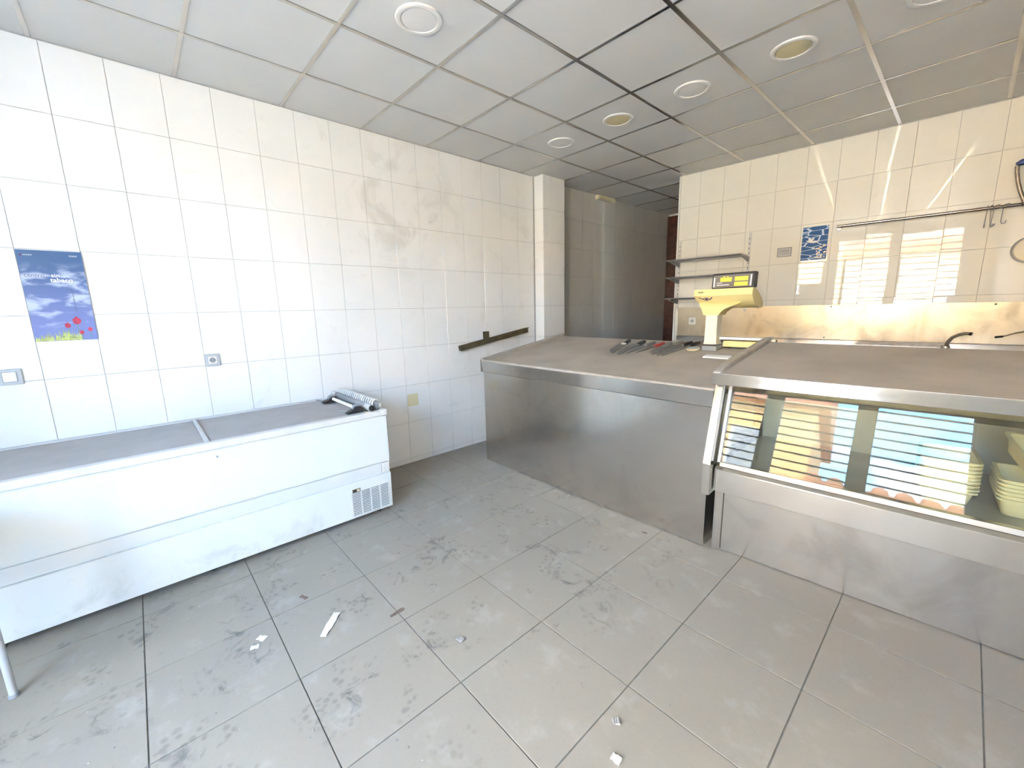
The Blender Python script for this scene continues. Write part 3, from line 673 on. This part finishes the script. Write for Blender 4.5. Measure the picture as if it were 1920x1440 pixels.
o = thing('wall_socket', 'square white power socket on the steel splashback below the shelves', 'socket', bk(0.238, 0.0075, 1.272), BROT)
obj('plate', B(-0.041, 0.041, -0.010, 0.0, -0.041, 0.041, bev=0.003), PLAST_W, o)
obj('frame_line', B(-0.027, 0.027, -0.0125, -0.0102, -0.027, 0.027), INK_G, o)
obj('insert', B(-0.0245, 0.0245, -0.0145, -0.0126, -0.0245, 0.0245), PLAST_W, o)
obj('hole', LA([(0.019, 0.0147), (0.017, 0.0152)], (0, 0, 0), seg=20, axis='y'), PLAST_G, o)
o = thing('wall_hook', 'tiny white plastic hook on the splashback under the scale head', 'hook', bk(0.79, 0.0075, 1.395), BROT)
obj('plate', B(-0.014, 0.014, -0.006, 0, -0.017, 0.017, bev=0.002), PLAST_W, o)
obj('hook', TU([(0, -0.006, 0.004), (0, -0.02, -0.006), (0, -0.026, 0.006)], 0.004, seg=8), PLAST_W, o)

# slotted uprights with three shelves
for i, s in enumerate((0.046, 0.79)):
    up = thing('shelf_upright', ['slotted metal shelf upright at the end of the back wall', 'slotted metal shelf upright behind the scale display'][i], 'shelf upright', bk(s, 0.001, 1.392), BROT, 'shelf uprights')
    obj('channel', B(-0.0125, 0.0125, -0.012, 0, 0, 0.81, bev=0.002), RIMGREY, up)
    sm_ = to_mesh('slot', B(-0.003, 0.003, -0.0135, -0.0121, -0.009, 0.009), BLACK)
    for k in range(15): put('slot', sm_, up, (0, 0, 0.05+k*0.05))
for i, z in enumerate((1.962, 1.768, 1.530)):
    sh = thing('wall_shelf', ['topmost narrow steel shelf left of the scale', 'middle narrow steel shelf, its end behind the scale display', 'lowest narrow steel shelf just above the splashback'][i], 'shelf', bk(0.40, 0.0, z), BROT, 'narrow shelves on slotted uprights')
    obj('board', B(-0.405, 0.385, -0.262, -0.016, -0.004, 0.014, bev=0.003), PLAST_GL, sh)
    obj('front_edge', TU([(-0.405, -0.264, 0.004), (0.385, -0.264, 0.004)], 0.009, seg=10), CHROME, sh, sm=50)
    for s in (0.046, 0.79):
        obj('bracket', PR([(-0.0135, -0.005), (-0.24, -0.005), (-0.24, -0.018), (-0.0135, -0.055)], s-0.40-0.010, s-0.40+0.010, axis='x', bev=0.002), PLAST_G, sh)

# decorated tile and small notice
def mat_deco():
    mt, t, p = new_mat('deco_tile'); co = t.nodes.new('ShaderNodeTexCoord'); v = co.outputs['Object']
    mp = t.nodes.new('ShaderNodeMapping'); mp.inputs['Rotation'].default_value = (0, math.radians(38), 0); mp.inputs['Scale'].default_value = (8, 1, 26); t.links.new(v, mp.inputs[0])
    vo = t.nodes.new('ShaderNodeTexVoronoi'); vo.feature = 'DISTANCE_TO_EDGE'; vo.inputs['Scale'].default_value = 1.0; t.links.new(mp.outputs[0], vo.inputs['Vector'])
    ln = smooth(t, vo.outputs['Distance'], 0.065, 0.02)
    c = mixc(t, noise_n(t, v, 18, 3), (0.010, 0.06, 0.20, 1), (0.03, 0.13, 0.32, 1)); c = mixc(t, ln, c, (0.55, 0.66, 0.78, 1))
    t.links.new(c, p.inputs['Base Color']); p.inputs['Roughness'].default_value = 0.4; p.inputs['Specular IOR Level'].default_value = 0.2; return mt
o = thing('decorated_tile', 'blue glazed tile with white net lines and a pale flower', 'decorated tile', bk(1.361, 0.0015, 2.030), BROT)
obj('border', B(-0.116, 0.116, -0.003, 0, -0.172, 0.172, bev=0.001), TILE_B, o)
obj('picture', B(-0.103, 0.103, -0.0042, -0.0031, -0.160, 0.155), mat_deco(), o)
def petal(bm, x, z, ln, wd, ang, y):
    vs = []
    for k in range(10):
        a = 2*PI*k/10; u, v = ln*0.5*(1+math.cos(a)), wd*math.sin(a)
        vs.append((x+u*math.cos(ang)-v*math.sin(ang), z+u*math.sin(ang)+v*math.cos(ang)))
    prism(bm, vs, y, y+0.0010, axis='y')
for ang, ln, wd in ((0.0, 0.075, 0.011), (0.75, 0.055, 0.009), (1.55, 0.042, 0.008), (2.5, 0.030, 0.005)):
    bm = bmesh.new(); petal(bm, -0.044, 0.012, ln, wd, ang, -0.0054); obj('petal', bm, PAPER, o)
bm = bmesh.new(); random.seed(3)
for k in range(26):
    x, z = random.uniform(0.005, 0.092), random.uniform(-0.148, -0.035)
    petal(bm, x, z, random.uniform(.010, .024), .006, random.uniform(0, 3), -0.0054)
obj('pale_figure', bm, CREAM, o)
o = thing('wall_notice', 'small grey printed notice stuck on the cream tiles left of the blue tile', 'notice', bk(1.115, 0.0015, 1.970), BROT)
obj('sheet', B(-0.063, 0.063, -0.0015, 0, -0.046, 0.046), PLAST_G, o)
obj('panel', B(-0.054, 0.054, -0.0022, -0.0016, -0.038, 0.038), PLAST_GL, o)
for z, w_ in ((0.018, 0.040), (0.004, 0.044), (-0.016, 0.042)):
    obj('printed_line', B(-w_, w_, -0.0027, -0.0023, z-0.004, z+0.004), INK_G, o)

# hanging rail with hooks
rl = thing('utensil_rail', 'long round steel utensil rail on the back wall', 'rail', bk(1.53, 0.0, 2.152), BROT)
obj('bar', TU([(0.0, -0.060, 0), (2.0, -0.060, 0)], 0.0125, seg=16), RAILM, rl, sm=50)
for s in (0.012, 1.9):
    b_ = obj('bracket', TU([(s, -0.001, -0.010), (s, -0.02, -0.012), (s, -0.060, -0.004)], 0.009, seg=10), CHROME, rl, sm=50)
    obj('rosette', LA([(0.020, 0.0015), (0.016, 0.009)], (s, 0, -0.012), seg=18, axis='y'), CHROME, b_, sm=40)
for i, (s, tl, lab) in enumerate(((2.462, 0.03, 'thin wire hook on the rail, leftmost of the cluster'), (2.485, -0.10, 'thin wire hook on the rail, middle of the cluster'), (2.512, 0.10, 'thin wire hook on the rail, third in the cluster, leaning'), (2.560, 0.10, 'thin wire hook hanging alone right of the cluster on the rail'))):
    pts = [(0.0, -0.022, -0.016)] + [(0.0, 0.0185*math.cos(a)*-1, 0.0185*math.sin(a)) for a in [x*PI/8 for x in range(0, 9)]]
    ln = 0.13 if i < 3 else 0.115
    pts += [(0.0, 0.019, -0.05), (0.0, 0.017, -ln), (0.0, 0.008, -ln-0.014), (0.0, -0.006, -ln-0.010), (0.0, -0.010, -ln+0.008)]
    obj('wire_hook', TU(pts, 0.0030, seg=6), PLAST_G, loc=bk(s, 0.060, 2.1535), rot=(0, tl, BA+0.4*i), label=lab, cat='hook', group='wire hooks on the utensil rail', sm=50)

# spray hose with blue collar, tap, loose cable, round cover
o = thing('spray_hose', 'steel spray hose with a blue handle hanging at the right of the back wall', 'hose', bk(2.60, 0.10, WZ), BROT)
pts = [(x, 0.0, z-WZ) for x, z in ((-0.030, 2.425), (-0.026, 2.38), (-0.012, 2.31), (0.008, 2.24), (0.034, 2.17), (0.075, 2.08), (0.125, 1.96), (0.21, 1.80), (0.29, 1.60), (0.33, 1.35), (0.335, WZ+0.015))]
obj('hose', TU(pts, 0.012, seg=12), HOSE, o, sm=60)
hb = obj('handle', TU([(-0.036, 0.0, 1.390), (-0.01, 0.0, 1.402), (0.055, 0.0, 1.404), (0.12, 0.0, 1.390)], 0.02, seg=14, radii=[0.014, 0.022, 0.024, 0.02]), BLUE, o, sm=60)
obj('base_ring', LA([(0.03, 0.001), (0.026, 0.02), (0.016, 0.03)], (pts[-1][0], pts[-1][1], 0), seg=18), CHROME, o, sm=40)
o = thing('sink_tap', 'curved grey tap spout rising behind the display case', 'tap', bk(2.36, 0.10, WZ), BROT)
obj('base', LA([(0.026, 0.001), (0.024, 0.03), (0.014, 0.036)], seg=18), CHROME, o, sm=40)
obj('spout', TU([(0, 0, 0.03), (0.006, -0.004, 0.065), (0.028, -0.015, 0.105), (0.062, -0.03, 0.130), (0.098, -0.045, 0.142), (0.115, -0.05, 0.140)], 0.012, seg=12), HOSE, o, sm=60)
obj('nozzle', TU([(0.116, -0.05, 0.140), (0.130, -0.055, 0.138)], 0.013, seg=12), BLACK, o, sm=40)
o = thing('loose_cable', 'thin dark cable sticking out in front of the splashback', 'cable', bk(2.86, 0.05, WZ), BROT)
obj('cord', TU([(0.0, 0, 0.004), (-0.01, -0.01, 0.12), (-0.06, -0.03, 0.165), (-0.14, -0.06, 0.15), (-0.205, -0.08, 0.122)], 0.005, seg=8), HOSE, o, sm=60)
obj('tip', TU([(-0.2052, -0.08, 0.122), (-0.245, -0.09, 0.116)], 0.008, seg=8), BLACK, o, sm=40)
o = thing('round_wall_cover', 'round cream cover on the tiles at the right edge of the picture', 'wall cover', bk(2.722, 0.0015, 1.822), BROT)
obj('back_ring', LA([(0.100, 0.0), (0.100, 0.020), (0.088, 0.026)], seg=40, axis='y'), PLAST_G, o, sm=30)
obj('dome', LA([(0.090, 0.0265), (0.085, 0.040), (0.06, 0.050), (0.02, 0.054)], seg=40, axis='y'), CREAM, o, sm=40)

# ================================================================== LEFT WALL ITEMS  (plates look towards +x)
def left_thing(name, label, cat, y, z, off=0.0006): return thing(name, label, cat, (off, y, z), (0, 0, PI/2))
# in this frame local x = world y, local -y = world +x
o = left_thing('light_switch', 'rectangular grey-framed light switch left of the poster', 'switch', 0.262, 1.162)
obj('frame', B(-0.044, 0.044, -0.012, 0, -0.043, 0.043, bev=0.004), PLAST_GL, o)
obj('gap_line', B(-0.030, 0.026, -0.0128, -0.0121, -0.029, 0.029), INK_G, o)
obj('rocker', B(-0.027, 0.023, -0.0165, -0.0129, -0.026, 0.026, bev=0.002), PLAST_W, o)
o = left_thing('wall_socket', 'square grey-framed power socket on the white tiles above the freezer', 'socket', 1.173, 1.164)
obj('frame', B(-0.042, 0.042, -0.014, 0, -0.042, 0.042, bev=0.004), PLAST_GL, o)
obj('gap_line', B(-0.027, 0.027, -0.0148, -0.0141, -0.027, 0.027), INK_G, o)
obj('insert', B(-0.0245, 0.0245, -0.0165, -0.0149, -0.0245, 0.0245, bev=0.001), PLAST_W, o)
obj('recess', LA([(0.0195, 0.0166), (0.0195, 0.0170)], (0, 0, 0), seg=24, axis='y'), PLAST_G, o)
for x in (-0.008, 0.008): obj('contact', LA([(0.0032, 0.0171), (0.0032, 0.0176)], (x, 0, 0), seg=10, axis='y'), BLACK, o)
obj('blank_plate', B(-0.056, 0.056, -0.006, 0, -0.058, 0.058, bev=0.002), CREAM_D, loc=(0.0006, 2.692, 0.624), rot=(0, 0, PI/2), label='square yellowed blank cover plate low on the white tiles', cat='cover plate')

def mat_poster():
    mt, t, p = new_mat('poster_sky'); co = t.nodes.new('ShaderNodeTexCoord'); v = co.outputs['Object']
    sepn = t.nodes.new('ShaderNodeSeparateXYZ'); t.links.new(v, sepn.inputs[0])
    hgt = smooth(t, sepn.outputs[2], -0.25, 0.25)
    c = mixc(t, hgt, (0.17, 0.20, 0.42, 1), (0.035, 0.095, 0.21, 1))
    mp = t.nodes.new('ShaderNodeMapping'); mp.inputs['Scale'].default_value = (1, 1, 2.3); mp.inputs['Rotation'].default_value = (0, 0.25, 0); mp.inputs['Location'].default_value = (0.35, 0, 0.1); t.links.new(v, mp.inputs[0])
    cl = smooth(t, noise_n(t, mp.outputs[0], 7.5, 6, 0.55, 0.3), 0.47, 0.66)
    msk = smooth(t, sepn.outputs[2], 0.20, 0.10)
    c = mixc(t, math_n(t, 'MULTIPLY', cl, math_n(t, 'MULTIPLY', msk, smooth(t, sepn.outputs[2], -0.22, -0.10))), c, (0.44, 0.48, 0.60, 1))
    t.links.new(c, p.inputs['Base Color']); p.inputs['Roughness'].default_value = 0.35; return mt
po = left_thing('no_smoking_poster', 'blue sky poster with red tulips reading centro sin tabaco', 'poster', 0.508, 1.596, 0.001)
obj('panel', B(-0.125, 0.125, -0.009, 0, -0.250, 0.250), mat_poster(), po)
GRASS = plain('printed_grass', (0.42, 0.46, 0.12, 1), 0.5, var=0.4, scale=60)
TULIP = plain('printed_tulip', (0.50, 0.03, 0.07, 1), 0.45, var=0.3, scale=60)
STEM = plain('printed_stem', (0.12, 0.28, 0.08, 1), 0.5, var=0.2)
def lettering(name, txt, size, mt, x, z, bold=0.0, rot=0.0):
    put(name, text_mesh(txt, size, mt, 0.0003, bold), po, (x, -0.0096, z), (PI/2, rot, 0))
lettering('lettering_centro', 'centro', 0.029, INK_D, -0.114, 0.106)
lettering('lettering_sin', 'sin', 0.031, PAPER, -0.012, 0.106, 0.0003)
lettering('lettering_tabaco', 'tabaco', 0.033, PAPER, -0.018, 0.079, 0.0007)
bm = bmesh.new()
for k in range(12): box(bm, 0.056+random.uniform(-.002, .002), 0.062+random.uniform(-.002, .002), -0.0098, -0.0092, -0.085+k*0.0105, -0.079+k*0.0105)
obj('vertical_small_print', bm, INK_D, po)
bm = bmesh.new()
for k in range(5): box(bm, 0.075+k*0.0065, 0.079+k*0.0065, -0.0098, -0.0092, 0.221, 0.229)
obj('corner_print', bm, PLAST_GL, po)
obj('corner_emblem', B(-0.114, -0.104, -0.0098, -0.0092, 0.216, 0.228), INK, po)
bm = bmesh.new()
for k in range(5): box(bm, -0.100+k*0.007, -0.096+k*0.007, -0.0098, -0.0092, 0.220, 0.227)
obj('corner_print', bm, PLAST_GL, po)
bm = bmesh.new(); random.seed(5)
for k in range(90):
    x = random.uniform(-0.122, 0.058); hgt = random.uniform(0.015, 0.055)*(0.75+0.5*math.sin((x+0.12)*14)**2); dx = random.uniform(-0.012, 0.012); wd = random.uniform(0.002, 0.004)
    y = -0.0094-random.uniform(0, 0.0004)
    x2 = min(0.12, max(-0.12, x+dx))
    f = bm.faces.new([bm.verts.new((x-wd, y, -0.249)), bm.verts.new((x+wd, y, -0.249)), bm.verts.new((x2, y, -0.249+hgt))])
obj('printed_grass', bm, GRASS, po, kind='stuff')
for x, z, r in ((0.052, -0.140, 0.018), (0.012, -0.165, 0.013), (0.063, -0.207, 0.010), (0.100, -0.190, 0.010)):
    bm = bmesh.new(); vs = [(x+r*math.cos(a)*0.95, z+r*math.sin(a)*(1.1 if math.sin(a) < 0 else 1.25-0.25*math.cos(6*a))) for a in [2*PI*k/24 for k in range(24)]]
    prism(bm, vs, -0.0101, -0.0096, axis='y'); tl = obj('printed_tulip', bm, TULIP, po)
    obj('stem', B(x-0.0012, x+0.0012, -0.0095, -0.0092, -0.249, z-r), STEM, tl)

# loose olive rail with its one bracket
o = thing('loose_rail', 'dark olive metal rail hanging crooked from one bracket beside the pillar', 'rail', (0.0006, 3.62, 1.13))
obj('mount_plate', B(0, 0.012, -0.040, 0.040, 0.02, 0.10, bev=0.002), OLIVE, o)
d0, d1 = Vector((0.034, 3.245-3.62, 1.072-1.13)), Vector((0.034, 4.215-3.62, 1.212-1.13))
ang = math.atan2(d1.z-d0.z, d1.y-d0.y); ln = (d1-d0).length
bm = bmesh.new()
prism(bm, [(-0.020, -0.024), (0.020, -0.024), (0.020, 0.024), (0.012, 0.024), (0.012, -0.014), (-0.012, -0.014), (-0.012, 0.030), (-0.020, 0.030)], 0, ln, axis='y', bev=0.001)
obj('rail', bm, OLIVE, o, loc=d0, rot=(ang, 0, 0))
obj('rail_lip', TU([(0.016, 0, 0.027), (0.016, ln+0.02, 0.027)], 0.005, seg=8), OLIVE, o, loc=d0, rot=(ang, 0, 0))

# emergency lamp in the passage
o = thing('emergency_light', 'cream oblong emergency light high on the passage wall', 'emergency light', (-0.0345, 5.80, 2.876))
obj('housing', B(0, 0.055, -0.20, 0.20, 0, 0.058, bev=0.010, seg=3), CREAM, o)
obj('diffuser', B(0.0555, 0.075, -0.175, 0.175, 0.005, 0.050, bev=0.009, seg=3), CREAM_D, o)

# recessed downlights, all switched off
for i, (x, y, lab, yel) in enumerate((
    (1.439, 2.10, 'round white recessed downlight on its own in the panel above the freezer side', 0),
    (0.839, 3.90, 'smallest-looking downlight at the pillar end of the row, white', 0),
    (1.439, 3.90, 'yellowed downlight second from the pillar in the row', 1),
    (2.039, 3.90, 'white downlight in the middle of the row above the counter', 0),
    (2.639, 3.90, 'yellowed downlight fourth from the pillar in the row', 1),
    (3.239, 3.90, 'downlight cut by the top edge of the picture, nearest the back wall', 0))):
    d_ = thing('downlight', lab, 'downlight', (x, y, 2.9405), group='recessed downlights')
    obj('trim_ring', LA([(0.090, -0.0005), (0.120, -0.0005), (0.118, -0.008), (0.108, -0.012), (0.094, -0.009)], seg=48, annulus=True), CREAM_W, d_, sm=40)
    obj('diffuser', LA([(0.0895, -0.0008), (0.089, -0.006), (0.055, -0.0085), (0.01, -0.009)], seg=48), CREAM_D if yel else CREAM_W, d_, sm=40)

# three-legged stool, only one leg in the picture
o = thing('metal_stool', 'thin grey metal stool leg by the freezer at the left edge', 'stool', (1.142, 0.245, 0))
for dx, dy in ((0, 0), (-0.27, -0.42), (0.27, -0.42)):
    obj('leg', TU([(dx, dy, 0.006), (dx*0.92, dy*0.92-0.01, 0.70)] if dx else [(0, 0, 0.006), (0, 0, 0.70)], 0.0125, seg=14), PLAST_GL, o, sm=50)
    obj('foot', LA([(0.016, 0.0), (0.016, 0.010), (0.0128, 0.014)], (dx, dy, 0), seg=14), PLAST_G, o, sm=40)
obj('seat', PR([(0.29*math.cos(a), -0.23+0.26*math.sin(a)) for a in [2*PI*k/32 for k in range(32)]], 0.701, 0.730, axis='z', bev=0.005), PLAST_GL, o)

# ================================================================== LITTER ON THE FLOOR
def scrap(name, x, y, ln, wd, th, ang, mt, lab, cat, bend=0.0):
    bm = bmesh.new(); random.seed(int(x*1000))
    n = 7; A = []
    for k in range(n):
        u = -ln/2+ln*k/(n-1); ww = wd*(0.75+0.5*random.random())/2; z = 0.0006+bend*(k % 2)*0.004
        A.append([(u, -ww, z), (u, ww, z), (u, ww, z+th), (u, -ww, z+th)])
    loft(bm, A); obj(name, bm, mt, loc=(x, y, 0.0004), rot=(0, 0, ang), label=lab, cat=cat)
scrap('paper_strip', 1.634, 1.297, 0.150, 0.030, 0.003, math.radians(-43), PAPER, 'crumpled white paper strip on the floor in front of the freezer', 'paper', 0.8)
scrap('brown_stick', 1.787, 1.567, 0.075, 0.016, 0.004, math.radians(95), BROWN, 'short brown scrap lying across a floor joint', 'scrap')
scrap('paper_scrap', 1.501, 1.035, 0.040, 0.026, 0.003, 0.6, PAPER, 'small torn white scrap, right one of two near the freezer', 'scrap', 0.5)
scrap('paper_scrap', 1.540, 1.000, 0.034, 0.022, 0.004, 1.2, PAPER, 'small torn white scrap, left one of two near the freezer', 'scrap', 0.7)
scrap('plaster_chip', 2.144, 1.693, 0.034, 0.022, 0.006, 0.3, STONE, 'grey-white plaster chip in the middle of the floor', 'chip', 0.6)
scrap('plaster_chip', 2.841, 1.879, 0.026, 0.020, 0.008, 0.8, STONE, 'rounded grey chip near the bottom of the picture, the upper of two', 'chip', 0.4)
scrap('plaster_chip', 2.912, 1.773, 0.030, 0.020, 0.008, 0.1, PAPER, 'pale chip at the bottom edge of the picture, the lower of two', 'chip', 0.4)
scrap('brown_leaf', 1.340, 1.260, 0.045, 0.018, 0.003, 0.4, BROWN, 'small dark dry leaf beside the freezer', 'leaf', 0.8)
scrap('brown_leaf', 2.258, 3.085, 0.030, 0.012, 0.003, 0.2, BROWN, 'tiny brown fleck at the foot of the counters', 'leaf', 0.4)
bm = bmesh.new(); random.seed(11)
for k in range(420):
    x, y = random.uniform(1.0, 3.0), random.gauss(1.1, 0.55)
    if random.random() < 0.25: x, y = random.uniform(0.9, 3.2), random.uniform(0.4, 3.0)
    if y < -0.2: continue
    r = random.uniform(0.0018, 0.0065); a = random.uniform(0, 3)
    vs = [bm.verts.new((x+r*math.cos(a+t)*random.uniform(.5, 1.2), y+r*math.sin(a+t)*random.uniform(.5, 1.2), 0.0006)) for t in (0, 2.1, 4.2)]
    v = bm.verts.new((x, y, 0.0006+r*0.7))
    for i in range(3): bm.faces.new((vs[i], vs[(i+1) % 3], v))
obj('floor_crumbs', bm, STONE, kind='stuff', label='fine crumbs and grit scattered over the dusty floor tiles', cat='debris')
